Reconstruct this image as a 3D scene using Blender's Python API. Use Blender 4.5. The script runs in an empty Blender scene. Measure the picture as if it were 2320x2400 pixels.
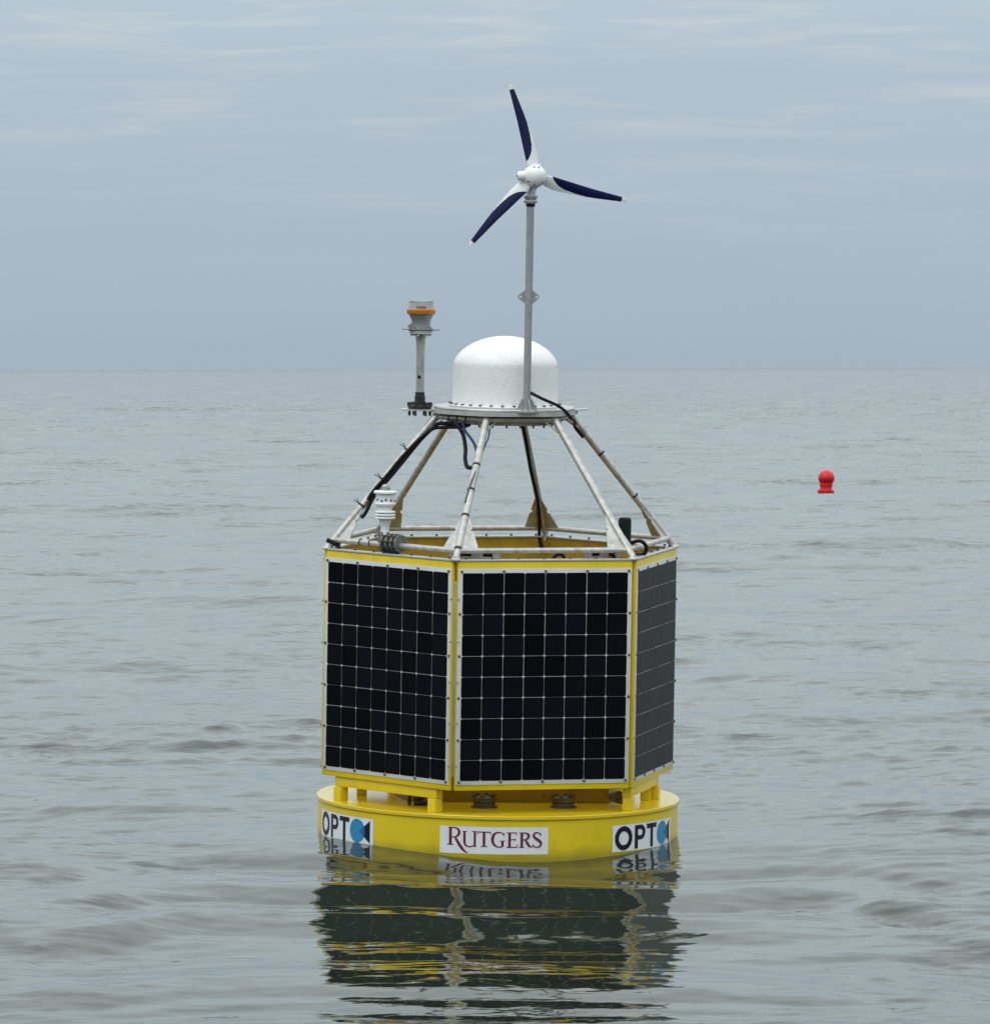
import bpy, bmesh, math, random
import numpy as np
from mathutils import Matrix, Vector
from mathutils.geometry import tessellate_polygon

R = math.radians
SC = bpy.context.scene
COL = SC.collection
rng = np.random.default_rng(11)
random.seed(5)

# ------------------------------------------------------------------ camera
CAM_H = 2.993
CAM_Y = -40.0517
cd = bpy.data.cameras.new('camera')
cd.sensor_fit = 'HORIZONTAL'
cd.sensor_width = 36.0
cd.lens = 36.0 * 15000.0 / 2320.0
cd.clip_start = 0.5
cd.clip_end = 200000.0
cam = bpy.data.objects.new('camera', cd)
COL.objects.link(cam)
_pitch, _roll = R(1.28703), R(-0.14818)
_d = Vector((0, math.cos(_pitch), -math.sin(_pitch)))
_u = Vector((0, math.sin(_pitch), math.cos(_pitch)))
_r = Vector((1, 0, 0))
_c, _s = math.cos(_roll), math.sin(_roll)
_r2 = _r * _c + _u * _s
_u2 = _u * _c - _r * _s
_m = Matrix((_r2, _u2, -_d)).transposed().to_4x4()
_m.translation = Vector((0, CAM_Y, CAM_H))
cam.matrix_world = _m
SC.camera = cam

# ------------------------------------------------------------------ world: overcast sky
SUN_EL, SUN_AZ = R(52), R(215)      # azimuth clockwise from +Y: behind the camera, to the left
world = bpy.data.worlds.new('World')
SC.world = world
world.use_nodes = True


class NT:
    """small helper round a node tree"""
    def __init__(self, tree):
        self.t = tree
        tree.nodes.clear()

    def n(self, kind, **kw):
        nd = self.t.nodes.new(kind)
        for k, v in kw.items():
            if k in nd.inputs:
                self.put(nd.inputs[k], v)
            else:
                setattr(nd, k, v)
        return nd

    def put(self, sock, v):
        if isinstance(v, bpy.types.NodeSocket):
            self.t.links.new(v, sock)
        else:
            sock.default_value = v

    def math(self, op, a, b=0.0, c=0.0, clamp=False):
        nd = self.t.nodes.new('ShaderNodeMath')
        nd.operation = op
        nd.use_clamp = clamp
        for i, v in enumerate((a, b, c)):
            self.put(nd.inputs[i], v)
        return nd.outputs[0]

    def mix(self, fac, a, b):
        nd = self.t.nodes.new('ShaderNodeMix')
        nd.data_type = 'RGBA'
        self.put(nd.inputs['Factor'], fac)
        self.put(nd.inputs['A'], a)
        self.put(nd.inputs['B'], b)
        return nd.outputs['Result']

    def ramp(self, fac, stops):
        nd = self.t.nodes.new('ShaderNodeValToRGB')
        el = nd.color_ramp.elements
        while len(el) < len(stops):
            el.new(0.5)
        for e, (p, c) in zip(el, stops):
            e.position = p
            e.color = c if len(c) == 4 else (*c, 1)
        self.put(nd.inputs[0], fac)
        return nd.outputs[0]

    def noise(self, vec, scale, detail=3.0, rough=0.5, dist=0.0):
        nd = self.t.nodes.new('ShaderNodeTexNoise')
        if vec is not None:
            self.put(nd.inputs['Vector'], vec)
        nd.inputs['Scale'].default_value = scale
        nd.inputs['Detail'].default_value = detail
        nd.inputs['Roughness'].default_value = rough
        nd.inputs['Distortion'].default_value = dist
        return nd.outputs['Fac']

    def mapping(self, vec, scale=(1, 1, 1), loc=(0, 0, 0), rot=(0, 0, 0)):
        nd = self.t.nodes.new('ShaderNodeMapping')
        self.put(nd.inputs['Vector'], vec)
        nd.inputs['Scale'].default_value = scale
        nd.inputs['Location'].default_value = loc
        nd.inputs['Rotation'].default_value = rot
        return nd.outputs[0]


w = NT(world.node_tree)
tc = w.n('ShaderNodeTexCoord')
sep = w.n('ShaderNodeSeparateXYZ', Vector=tc.outputs['Generated'])
zz = w.math('MAXIMUM', sep.outputs['Z'], 0.0)
# overcast dome: three times brighter overhead than at the horizon
lum = w.math('MULTIPLY_ADD', zz, w.math('MULTIPLY_ADD', zz, -1.1, 3.7), 1.03)
tint = w.ramp(zz, [(0.0, (3.76, 4.64, 5.50, 1)), (0.045, (3.72, 4.52, 5.30, 1)), (0.13, (4.68, 5.46, 5.72, 1)), (0.35, (4.72, 5.22, 5.45, 1)), (1.0, (4.6, 4.9, 5.1, 1))])
grad = w.n('ShaderNodeVectorMath', operation='SCALE')
w.put(grad.inputs[0], tint)
w.put(grad.inputs['Scale'], lum)
# thin cloud streaks lying along the horizon (azimuth, elevation)
az = w.math('ARCTAN2', sep.outputs['X'], sep.outputs['Y'])
el = w.math('ARCSINE', sep.outputs['Z'])
vec = w.n('ShaderNodeCombineXYZ', X=az, Y=el)
st1 = w.noise(w.mapping(vec.outputs[0], (34, 330, 1), (2.3, 0.4, 0)), 1.0, 4.0, 0.55, 0.4)
st2 = w.noise(w.mapping(vec.outputs[0], (12, 120, 1), (7.1, 3.2, 0)), 1.0, 3.0, 0.5, 0.2)
m1 = w.ramp(st1, [(0.46, (0, 0, 0)), (0.68, (1, 1, 1))])
m2 = w.ramp(st2, [(0.40, (0, 0, 0)), (0.60, (1, 1, 1))])
hz = w.ramp(el, [(0.014, (0, 0, 0)), (0.045, (1, 1, 1))])
stf = w.math('MULTIPLY', w.math('MULTIPLY', m1, m2), hz)
stf = w.math('MULTIPLY', stf, 0.75)
dark = w.math('MULTIPLY_ADD', st2, 0.09, 0.955)
gr2 = w.n('ShaderNodeVectorMath', operation='SCALE')
w.put(gr2.inputs[0], grad.outputs[0])
w.put(gr2.inputs['Scale'], dark)
gr3 = w.n('ShaderNodeVectorMath', operation='MULTIPLY')
w.put(gr3.inputs[0], gr2.outputs[0])
gr3.inputs[1].default_value = (1.30, 1.20, 1.02)
over = w.mix(stf, gr2.outputs[0], gr3.outputs[0])
sky = w.n('ShaderNodeTexSky')
sky.sky_type = 'NISHITA'
sky.sun_disc = False
sky.sun_elevation = SUN_EL
sky.sun_rotation = SUN_AZ
sky.air_density = 1.0
sky.dust_density = 2.0
skyc = w.mix(0.94, sky.outputs[0], over)
bg = w.n('ShaderNodeBackground', Color=skyc, Strength=0.1)
wo = w.n('ShaderNodeOutputWorld')
w.t.links.new(bg.outputs[0], wo.inputs[0])

# ------------------------------------------------------------------ sun through cloud
sl = bpy.data.lights.new('sun', 'SUN')
sl.energy = 0.55
sl.angle = R(28)
sl.color = (1.0, 0.965, 0.91)
sun = bpy.data.objects.new('sun', sl)
COL.objects.link(sun)
_sd = Vector((math.sin(SUN_AZ) * math.cos(SUN_EL), math.cos(SUN_AZ) * math.cos(SUN_EL), math.sin(SUN_EL)))
sun.rotation_euler = (-_sd).to_track_quat('-Z', 'Y').to_euler()
sun.location = _sd * 60

SC.view_settings.view_transform = 'Standard'
SC.view_settings.look = 'None'
SC.view_settings.exposure = 0.0
SC.view_settings.gamma = 1.0
SC.view_settings.use_curve_mapping = False
SC.cycles.use_denoising = True
SC.cycles.denoising_input_passes = 'RGB_ALBEDO_NORMAL'


# ------------------------------------------------------------------ materials
def mat(name):
    m = bpy.data.materials.new(name)
    m.use_nodes = True
    return m, NT(m.node_tree)


def principled(n, **kw):
    p = n.n('ShaderNodeBsdfPrincipled')
    for k, v in kw.items():
        n.put(p.inputs[k.replace('_', ' ')], v)
    o = n.n('ShaderNodeOutputMaterial')
    n.t.links.new(p.outputs[0], o.inputs[0])
    return p


def simple(name, col, rough=0.5, metal=0.0, spec=0.5, var=0.12, scale=18.0, bump=0.0, bscale=60.0, dirt=None, dirt_amt=0.0, dscale=(6, 6, 6), coat=0.0):
    m, n = mat(name)
    t = n.n('ShaderNodeTexCoord')
    nz = n.noise(t.outputs['Object'], scale, 4.0, 0.6)
    a = [max(0, c * (1 - var)) for c in col] + [1]
    b = [min(1, c * (1 + var)) for c in col] + [1]
    c = n.ramp(nz, [(0.3, a), (0.7, b)])
    if dirt:
        dz = n.noise(n.mapping(t.outputs['Object'], dscale), 1.0, 5.0, 0.65)
        f = n.math('MULTIPLY', n.ramp(dz, [(0.52, (0, 0, 0)), (0.75, (1, 1, 1))]), dirt_amt)
        c = n.mix(f, c, (*dirt, 1))
    rz = n.math('MULTIPLY_ADD', nz, 0.25 * rough, rough * 0.88)
    p = principled(n, Base_Color=c, Roughness=rz, Metallic=metal)
    p.inputs['Specular IOR Level'].default_value = spec
    if coat:
        p.inputs['Coat Weight'].default_value = coat
        p.inputs['Coat Roughness'].default_value = 0.08
    if bump:
        bz = n.noise(t.outputs['Object'], bscale, 3.0, 0.6)
        bp = n.n('ShaderNodeBump', Strength=bump, Height=bz)
        bp.inputs['Distance'].default_value = 0.004
        n.put(p.inputs['Normal'], bp.outputs[0])
    return m


YEL = (0.73, 0.545, 0.012)
M = {}
M['yellow'] = simple('yellow_paint', YEL, 0.34, var=0.06, scale=5, bump=0.12, bscale=35, dirt=(0.40, 0.27, 0.03), dirt_amt=0.30, dscale=(11, 11, 2.4))
M['deck'] = simple('glossy_yellow_paint', (0.70, 0.50, 0.012), 0.16, var=0.06, scale=7, bump=0.10, bscale=14, dirt=(0.36, 0.2, 0.03), dirt_amt=0.35, dscale=(7, 7, 7))
M['inner'] = simple('inner_yellow_paint', (0.42, 0.27, 0.010), 0.45, var=0.12, scale=9, dirt=(0.22, 0.09, 0.02), dirt_amt=0.7, dscale=(16, 16, 16))  # darker than the hull yellow, with brown dirt mottling
M['sheet'] = simple('white_backing', (0.60, 0.61, 0.59), 0.35, var=0.05, scale=9, dirt=(0.42, 0.41, 0.36), dirt_amt=0.4, dscale=(5, 5, 14))
M['steel'] = simple('stainless_tube', (0.47, 0.46, 0.435), 0.38, metal=0.5, var=0.22, scale=26, bump=0.10, bscale=90, dirt=(0.27, 0.21, 0.14), dirt_amt=0.7, dscale=(14, 14, 8))
M['galv'] = simple('dull_aluminium', (0.36, 0.37, 0.37), 0.5, metal=0.45, var=0.12, scale=30, bump=0.06, dirt=(0.22, 0.21, 0.19), dirt_amt=0.4, dscale=(12, 12, 5))
M['mill'] = simple('milled_aluminium_plate', (0.49, 0.49, 0.475), 0.42, metal=0.4, var=0.1, scale=22, dirt=(0.38, 0.35, 0.3), dirt_amt=0.4, dscale=(10, 10, 10))
M['radome'] = simple('white_gelcoat', (0.80, 0.80, 0.80), 0.42, var=0.035, scale=55, bump=0.75, bscale=75, dirt=(0.60, 0.60, 0.57), dirt_amt=0.45, dscale=(14, 14, 7))
M['white'] = simple('white_plastic', (0.80, 0.81, 0.81), 0.3, var=0.03, scale=14, dirt=(0.55, 0.55, 0.52), dirt_amt=0.25, dscale=(15, 15, 15))
M['navy'] = simple('navy_gelcoat', (0.003, 0.007, 0.052), 0.3, spec=0.25, var=0.15, scale=8)
M['black'] = simple('black_rubber', (0.006, 0.006, 0.008), 0.5, spec=0.2, var=0.2, scale=20)
M['bluecable'] = simple('blue_cable', (0.015, 0.035, 0.11), 0.45, spec=0.25, var=0.2, scale=20)
M['greycable'] = simple('grey_cable', (0.09, 0.10, 0.10), 0.45, var=0.2, scale=20)
M['bolt'] = simple('weathered_bolt', (0.12, 0.105, 0.08), 0.45, metal=0.5, var=0.3, scale=40)
M['dark'] = simple('dark_fitting', (0.026, 0.026, 0.023), 0.55, spec=0.3, var=0.3, scale=30)
M['hatch'] = simple('weathered_bronze', (0.12, 0.095, 0.045), 0.45, metal=0.35, var=0.35, scale=40, dirt=(0.05, 0.04, 0.03), dirt_amt=0.7, dscale=(30, 30, 30))
M['orange'] = simple('orange_plastic', (0.43, 0.165, 0.018), 0.4, var=0.15, scale=30)
M['lanternbody'] = simple('grey_lantern_body', (0.21, 0.225, 0.215), 0.4, var=0.12, scale=40)
M['pole'] = simple('stained_pvc_pole', (0.34, 0.335, 0.31), 0.35, var=0.2, scale=30, dirt=(0.07, 0.065, 0.055), dirt_amt=0.95, dscale=(34, 34, 4))
M['clamp'] = simple('mesh_clamp_grey', (0.13, 0.125, 0.11), 0.5, var=0.35, scale=60)
M['decal'] = simple('white_vinyl', (0.74, 0.75, 0.77), 0.28, var=0.03, scale=6, dirt=(0.50, 0.50, 0.46), dirt_amt=0.4, dscale=(16, 16, 5))
M['maroon'] = simple('maroon_print', (0.145, 0.008, 0.022), 0.3, var=0.04)
M['navyink'] = simple('navy_print', (0.003, 0.003, 0.018), 0.35, spec=0.3, var=0.04)
M['blueink'] = simple('blue_print', (0.018, 0.22, 0.44), 0.3, var=0.04)
M['midink'] = simple('mid_blue_print', (0.004, 0.105, 0.27), 0.3, var=0.04)
M['red'] = simple('red_float_vinyl', (0.55, 0.006, 0.012), 0.32, var=0.12, scale=9)


def wet_band(m):
    n = m.node_tree
    p = [x for x in n.nodes if x.type == 'BSDF_PRINCIPLED'][0]
    src = p.inputs['Base Color'].links[0].from_socket
    t = n.nodes.new('ShaderNodeTexCoord')
    sp = n.nodes.new('ShaderNodeSeparateXYZ')
    n.links.new(t.outputs['Object'], sp.inputs[0])
    nz = n.nodes.new('ShaderNodeTexNoise')
    nz.inputs['Scale'].default_value = 7.0
    nz.inputs['Detail'].default_value = 4.0
    n.links.new(t.outputs['Object'], nz.inputs['Vector'])
    a = n.nodes.new('ShaderNodeMath')
    a.operation = 'MULTIPLY_ADD'
    n.links.new(nz.outputs['Fac'], a.inputs[0])
    a.inputs[1].default_value = -0.07
    n.links.new(sp.outputs['Z'], a.inputs[2])
    r = n.nodes.new('ShaderNodeMapRange')
    n.links.new(a.outputs[0], r.inputs['Value'])
    r.inputs['From Min'].default_value = -0.035
    r.inputs['From Max'].default_value = 0.040
    r.inputs['To Min'].default_value = 0.8
    r.inputs['To Max'].default_value = 0.0
    mx = n.nodes.new('ShaderNodeMix')
    mx.data_type = 'RGBA'
    n.links.new(r.outputs[0], mx.inputs['Factor'])
    n.links.new(src, mx.inputs['A'])
    mx.inputs['B'].default_value = (0.30, 0.24, 0.02, 1)
    n.links.new(mx.outputs['Result'], p.inputs['Base Color'])


wet_band(M['yellow'])


def cell_material():
    m, n = mat('solar_cell_silicon')
    t = n.n('ShaderNodeTexCoord')
    oi = n.n('ShaderNodeObjectInfo')
    v = n.math('MULTIPLY_ADD', oi.outputs['Random'], 0.004, 0.0025)
    nz = n.noise(t.outputs['Object'], 30.0, 3.0, 0.6)
    v2 = n.math('MULTIPLY_ADD', nz, 0.003, v)
    cc = n.n('ShaderNodeCombineXYZ', X=v2, Y=v2, Z=n.math('MULTIPLY', v2, 1.45))
    p = principled(n, Base_Color=cc.outputs[0], Roughness=0.16)
    p.inputs['Specular IOR Level'].default_value = 0.020
    return m


def glass_material():
    m, n = mat('lantern_lens')
    t = n.n('ShaderNodeTexCoord')
    nz = n.noise(t.outputs['Object'], 20.0, 2.0, 0.5)
    p = principled(n, Base_Color=n.ramp(nz, [(0.3, (0.80, 0.76, 0.78)), (0.7, (0.9, 0.87, 0.88))]), Roughness=0.0)
    p.inputs['Transmission Weight'].default_value = 1.0
    p.inputs['IOR'].default_value = 1.12
    return m


def water_material():
    m, n = mat('sea_water')
    g = n.n('ShaderNodeNewGeometry')
    pos = g.outputs['Position']
    body = n.ramp(n.noise(n.mapping(pos, (0.25, 0.10, 0)), 1.0, 3.0, 0.5), [(0.3, (0.013, 0.020, 0.015)), (0.7, (0.019, 0.026, 0.019))])
    # gust patches decide how lively the fine ripples are
    gust = n.noise(n.mapping(pos, (0.40, 0.20, 0), (3.1, 1.7, 0)), 1.0, 3.0, 0.55)
    gm = n.ramp(gust, [(0.34, (0.28, 0.28, 0.28)), (0.66, (1, 1, 1))])
    # the water just in front of the buoy is smoother: it lies in its lee
    sp = n.n('ShaderNodeSeparateXYZ', Vector=pos)
    ax = n.math('POWER', n.math('ABSOLUTE', n.math('DIVIDE', sp.outputs['X'], 1.9)), 4.0)
    ay = n.math('POWER', n.math('ABSOLUTE', n.math('DIVIDE', n.math('ADD', sp.outputs['Y'], 4.6), 5.6)), 4.0)
    lee = n.math('POWER', 2.718, n.math('MULTIPLY', n.math('ADD', ax, ay), -1.0))
    amp = n.math('MULTIPLY', n.math('MULTIPLY_ADD', lee, -0.80, 1.0), gm)
    # livelier chop away from the buoy's lee
    off = n.math('MULTIPLY_ADD', n.math('ABSOLUTE', sp.outputs['Y']), 1 / 420.0, -0.12, clamp=True)
    amp = n.math('MULTIPLY', amp, n.math('MULTIPLY_ADD', off, 2.2, 1.0))

    def slope(scale, loc, rot, k, detail):
        nd = n.n('ShaderNodeTexNoise')
        n.put(nd.inputs['Vector'], n.mapping(pos, scale, loc, (0, 0, rot)))
        nd.inputs['Scale'].default_value = 1.0
        nd.inputs['Detail'].default_value = detail
        nd.inputs['Roughness'].default_value = 0.55
        v = n.n('ShaderNodeVectorMath', operation='SUBTRACT')
        n.put(v.inputs[0], nd.outputs['Color'])
        v.inputs[1].default_value = (0.5, 0.5, 0.5)
        w_ = n.n('ShaderNodeVectorMath', operation='MULTIPLY')
        n.put(w_.inputs[0], v.outputs[0])
        w_.inputs[1].default_value = (k * 0.6, k, 0)
        return w_.outputs[0]

    s1 = slope((1.6, 4.4, 0), (0, 0, 0), 0.12, 0.40, 3.0)
    s2 = slope((6.0, 15.0, 0), (4, 2, 0), -0.14, 0.62, 3.0)
    sm = n.n('ShaderNodeVectorMath', operation='ADD')
    n.put(sm.inputs[0], s1)
    n.put(sm.inputs[1], s2)
    sc = n.n('ShaderNodeVectorMath', operation='SCALE')
    n.put(sc.inputs[0], sm.outputs[0])
    n.put(sc.inputs['Scale'], amp)
    ad = n.n('ShaderNodeVectorMath', operation='ADD')
    n.put(ad.inputs[0], g.outputs['Normal'])
    n.put(ad.inputs[1], sc.outputs[0])
    nn = n.n('ShaderNodeVectorMath', operation='NORMALIZE')
    n.put(nn.inputs[0], ad.outputs[0])
    p = principled(n, Base_Color=body, Roughness=0.03)
    p.inputs['IOR'].default_value = 1.333
    n.put(p.inputs['Normal'], nn.outputs[0])
    return m


M['cell'] = cell_material()
M['glass'] = glass_material()
M['water'] = water_material()


# ------------------------------------------------------------------ mesh builder
class MB:
    def __init__(self):
        self.v, self.f, self.mi = [], [], []

    def add(self, verts, faces, mi=0):
        o = len(self.v)
        self.v += [tuple(p) for p in verts]
        self.f += [tuple(i + o for i in q) for q in faces]
        self.mi += [mi] * len(faces)

    def box(self, c, size, rot=None, mi=0):
        c = Vector(c)
        sx, sy, sz = (s / 2 for s in size)
        vs = []
        for x, y, z in ((-sx, -sy, -sz), (sx, -sy, -sz), (sx, sy, -sz), (-sx, sy, -sz), (-sx, -sy, sz), (sx, -sy, sz), (sx, sy, sz), (-sx, sy, sz)):
            p = Vector((x, y, z))
            if rot is not None:
                p = rot @ p
            vs.append(c + p)
        self.add(vs, [(0, 3, 2, 1), (4, 5, 6, 7), (0, 1, 5, 4), (1, 2, 6, 5), (2, 3, 7, 6), (3, 0, 4, 7)], mi)

    def prism(self, poly, thick, mat4, mi=0):
        """poly: 2D outline (ccw) in the local xy plane, extruded 0..thick along local z"""
        n = len(poly)
        vs = [mat4 @ Vector((x, y, 0)) for x, y in poly] + [mat4 @ Vector((x, y, thick)) for x, y in poly]
        fs = [tuple(range(n - 1, -1, -1)), tuple(range(n, 2 * n))]
        fs += [(i, (i + 1) % n, n + (i + 1) % n, n + i) for i in range(n)]
        self.add(vs, fs, mi)

    def tube(self, pts, r, n=12, cap=True, mi=0):
        pts = [Vector(p) for p in pts]
        rs = r if isinstance(r, (list, tuple)) else [r] * len(pts)
        t0 = (pts[1] - pts[0]).normalized()
        ref = Vector((0, 0, 1)) if abs(t0.z) < 0.9 else Vector((1, 0, 0))
        a = t0.cross(ref).normalized()
        vs = []
        for i, p in enumerate(pts):
            t = (pts[min(i + 1, len(pts) - 1)] - pts[max(i - 1, 0)]).normalized()
            a = (a - t * a.dot(t)).normalized()
            b = t.cross(a)
            for k in range(n):
                q = 2 * math.pi * k / n
                vs.append(p + (a * math.cos(q) + b * math.sin(q)) * rs[i])
        fs = []
        for i in range(len(pts) - 1):
            for k in range(n):
                k2 = (k + 1) % n
                fs.append((i * n + k, i * n + k2, (i + 1) * n + k2, (i + 1) * n + k))
        if cap:
            fs.append(tuple(range(n - 1, -1, -1)))
            e = (len(pts) - 1) * n
            fs.append(tuple(e + k for k in range(n)))
        self.add(vs, fs, mi)

    def lathe(self, prof, c=(0, 0, 0), n=48, rot=None, mi=0, cap=True):
        """prof: (radius, z) from bottom to top"""
        c = Vector(c)
        vs = []
        for r, z in prof:
            for k in range(n):
                q = 2 * math.pi * k / n
                p = Vector((r * math.cos(q), r * math.sin(q), z))
                if rot is not None:
                    p = rot @ p
                vs.append(c + p)
        fs = []
        for i in range(len(prof) - 1):
            for k in range(n):
                k2 = (k + 1) % n
                fs.append((i * n + k, i * n + k2, (i + 1) * n + k2, (i + 1) * n + k))
        if cap:
            fs.append(tuple(range(n - 1, -1, -1)))
            e = (len(prof) - 1) * n
            fs.append(tuple(e + k for k in range(n)))
        self.add(vs, fs, mi)

    def bolt(self, p, d, r=0.008, h=0.008, n=6, mi=0):
        p, d = Vector(p), Vector(d).normalized()
        self.tube([p, p + d * h], r, n, True, mi)

    def build(self, name, mats, parent=None, bevel=0.0, smooth=40, kind=None, label=None, matrix=None):
        me = bpy.data.meshes.new(name)
        me.from_pydata([tuple(x) for x in self.v], [], self.f)
        mats = mats if isinstance(mats, (list, tuple)) else [mats]
        for m in mats:
            me.materials.append(m)
        if len(mats) > 1:
            me.polygons.foreach_set('material_index', self.mi)
        if bevel:
            bm = bmesh.new()
            bm.from_mesh(me)
            bmesh.ops.remove_doubles(bm, verts=bm.verts, dist=1e-6)
            es = [e for e in bm.edges if len(e.link_faces) == 2 and e.calc_face_angle(0) > R(35)]
            bmesh.ops.bevel(bm, geom=es, offset=bevel, segments=2, profile=0.6, affect='EDGES', clamp_overlap=True)
            bm.to_mesh(me)
            bm.free()
        if smooth:
            me.polygons.foreach_set('use_smooth', [True] * len(me.polygons))
            me.set_sharp_from_angle(angle=R(smooth))
        me.update()
        o = bpy.data.objects.new(name, me)
        COL.objects.link(o)
        if parent:
            o.parent = parent
        if matrix is not None:
            o.matrix_local = matrix
        if kind:
            o['kind'] = kind
        if label:
            o['label'] = label
        return o


def spline(pts, n=10):
    pts = [Vector(p) for p in pts]
    ex = [pts[0] * 2 - pts[1]] + pts + [pts[-1] * 2 - pts[-2]]
    out = []
    for i in range(1, len(ex) - 2):
        p0, p1, p2, p3 = ex[i - 1:i + 3]
        for k in range(n):
            t = k / n
            out.append(0.5 * ((2 * p1) + (p2 - p0) * t + (2 * p0 - 5 * p1 + 4 * p2 - p3) * t * t + (3 * p1 - p0 - 3 * p2 + p3) * t ** 3))
    out.append(pts[-1])
    return out


def frame(x, y, z, o):
    m = Matrix((x, y, z)).transposed().to_4x4()
    m.translation = Vector(o)
    return m


# ------------------------------------------------------------------ the sea: one sheet out to the horizon
def smoothstep(a, b, x):
    t = np.clip((x - a) / (b - a), 0, 1)
    return t * t * (3 - 2 * t)


def build_sea():
    step = 1.0e-4
    rows = [25.2]
    while rows[-1] < 60000:
        q = rows[-1]
        near = q * q / CAM_H * step
        rows.append(q + (min(near, 0.0024 * q) if q < 5000 else near * min(1.0, 0.1 + (q - 5000) / 9000)))
        if near > q:
            break
    rows = [q for q in rows if q < 59000]
    d = np.concatenate([[-60000, -6000, -900, -200, -60, -10, 8, 16, 21, 24], rows, [60000.0]])
    sp = np.gradient(d)
    sp[:10] = 1e4
    sp[10] = sp[11]
    nc = 560
    t = np.linspace(-1, 1, nc)
    half = 8.5 + 0.115 * np.abs(d)
    X = t[None, :] * half[:, None]
    ext = np.array([1.25, 2.0, 5.0, 20.0, 100.0])
    outer = half[:, None] * ext[None, :] + np.linspace(2, 30000, 5)[None, :] * (ext > 15)[None, :]
    X = np.concatenate([-outer[:, ::-1], X, outer], axis=1)
    Y = np.repeat((d + CAM_Y)[:, None], X.shape[1], axis=1)
    SP = np.repeat(sp[:, None], X.shape[1], axis=1)
    colsp = np.repeat((2 * half / nc)[:, None], X.shape[1], axis=1)
    colsp[:, :5] = 1e5
    colsp[:, -5:] = 1e5
    H = np.zeros_like(X)
    U = -Y - 1.15                                   # metres in front of the buoy, towards the camera
    calm = np.exp(-(np.abs(X) / 1.9) ** 4) * smoothstep(-4.0, -1.0, U) * (1 - smoothstep(8.0, 11.0, U))
    ring = np.exp(-((X ** 2 + Y ** 2) / 2.6 ** 2) ** 2)
    calm = np.maximum(calm, ring)
    # patches where the ripples are livelier
    g = np.zeros_like(X)
    for lam, ang in ((9, .3), (14, -.5), (6, 1.1), (23, .1), (4.2, -.2), (31, .9)):
        k = 2 * np.pi / lam
        g += np.sin(k * (X * np.sin(ang) * .6 + Y * np.cos(ang)) + rng.uniform(0, 6.28))
    patch = smoothstep(-1.2, 2.2, g)
    # short groups of steeper wavelets
    g2 = np.zeros_like(X)
    for i in range(10):
        lam, ang = rng.uniform(2.2, 7.0), rng.normal(0, 0.9)
        k = 2 * np.pi / lam
        g2 += np.sin(k * (X * np.sin(ang) * .8 + Y * np.cos(ang) * .6) + rng.uniform(0, 6.28))
    groups = smoothstep(0.8, 4.5, g2)

    def band(lo, hi, n, rms, spread, atten, mod=None, peak=0.0):
        nonlocal H
        lam = np.exp(rng.uniform(np.log(lo), np.log(hi), n))
        ang = rng.normal(0.08, spread, n)
        ph = rng.uniform(0, 2 * np.pi, n)
        s = rms * math.sqrt(2.0 / n)
        acc = np.zeros_like(X)
        for l, a, p in zip(lam, ang, ph):
            k = 2 * np.pi / l
            need = np.maximum(SP * abs(math.cos(a)), colsp * max(abs(math.sin(a)), .15))
            fade = np.clip((l / need - 0.9) / 1.3, 0, 1)
            rows = np.where(fade.max(axis=1) > 0)[0]
            if len(rows) == 0:
                continue
            q = slice(rows[0], rows[-1] + 1)
            w_ = k * (X[q] * math.sin(a) + Y[q] * math.cos(a)) + p
            sn = np.sin(w_)
            acc[q] += (s / k) * fade[q] * (sn - 0.25 * np.cos(2 * w_))
        if peak:                       # narrower, steeper crests over wide flat troughs
            sd = acc.std(axis=1, keepdims=True) + 1e-9
            acc = acc + peak * (acc * acc / sd - sd)
        if mod is not None:
            acc *= mod
        H += acc * (1 - atten * calm)

    band(12, 45, 10, 0.020, 0.35, 0.5)
    band(2.2, 9.0, 26, 0.048, 0.48, 0.84)
    band(0.7, 2.2, 40, 0.050, 0.52, 0.80, 0.60 + 0.40 * groups, 0.12)
    band(0.28, 0.9, 44, 0.078, 0.85, 0.72, 0.45 + 0.55 * patch, 0.16)
    band(0.15, 0.32, 40, 0.088, 1.0, 0.56, 0.40 + 0.65 * patch, 0.25)
    h0 = H[np.hypot(X, Y + 0.3) < 1.6].mean()
    H -= h0 * np.exp(-(np.hypot(X, Y + 1.5) / 7.0) ** 2)
    # the swell that lifts the buoy: its height in front of the hull, from its slope
    # the height on the buoy that each stretch of the swell mirrors sets its slope
    pa = np.array([2013, 2030, 2048, 2057, 2062, 2066, 2090, 2120, 2150, 2166, 2172, 2178, 2192, 2198, 2208, 2214, 2222, 2230, 2240, 2248, 2262, 2270, 2278, 2290, 2298, 2308, 2316, 2330, 2338, 2350, 2360, 2400, 2440])
    pz = np.array([0.02, 0.11, 0.22, 0.30, 0.46, 0.60, 0.85, 1.10, 1.35, 1.45, 0.80, 0.20, 0.18, 0.75, 0.80, 0.25, 0.15, 0.20, 0.60, 1.10, 1.50, 1.90, 3.20, 3.20, 1.30, 1.40, 3.00, 2.90, 1.40, 1.50, 3.20, 3.20, 2.0])
    r2 = np.random.default_rng(4)
    dd_, uu_, hh_, s_ = 39.0, [0.0], [0.0], 0.06
    py, low, climb = 2013.0, -0.05, False
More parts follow.
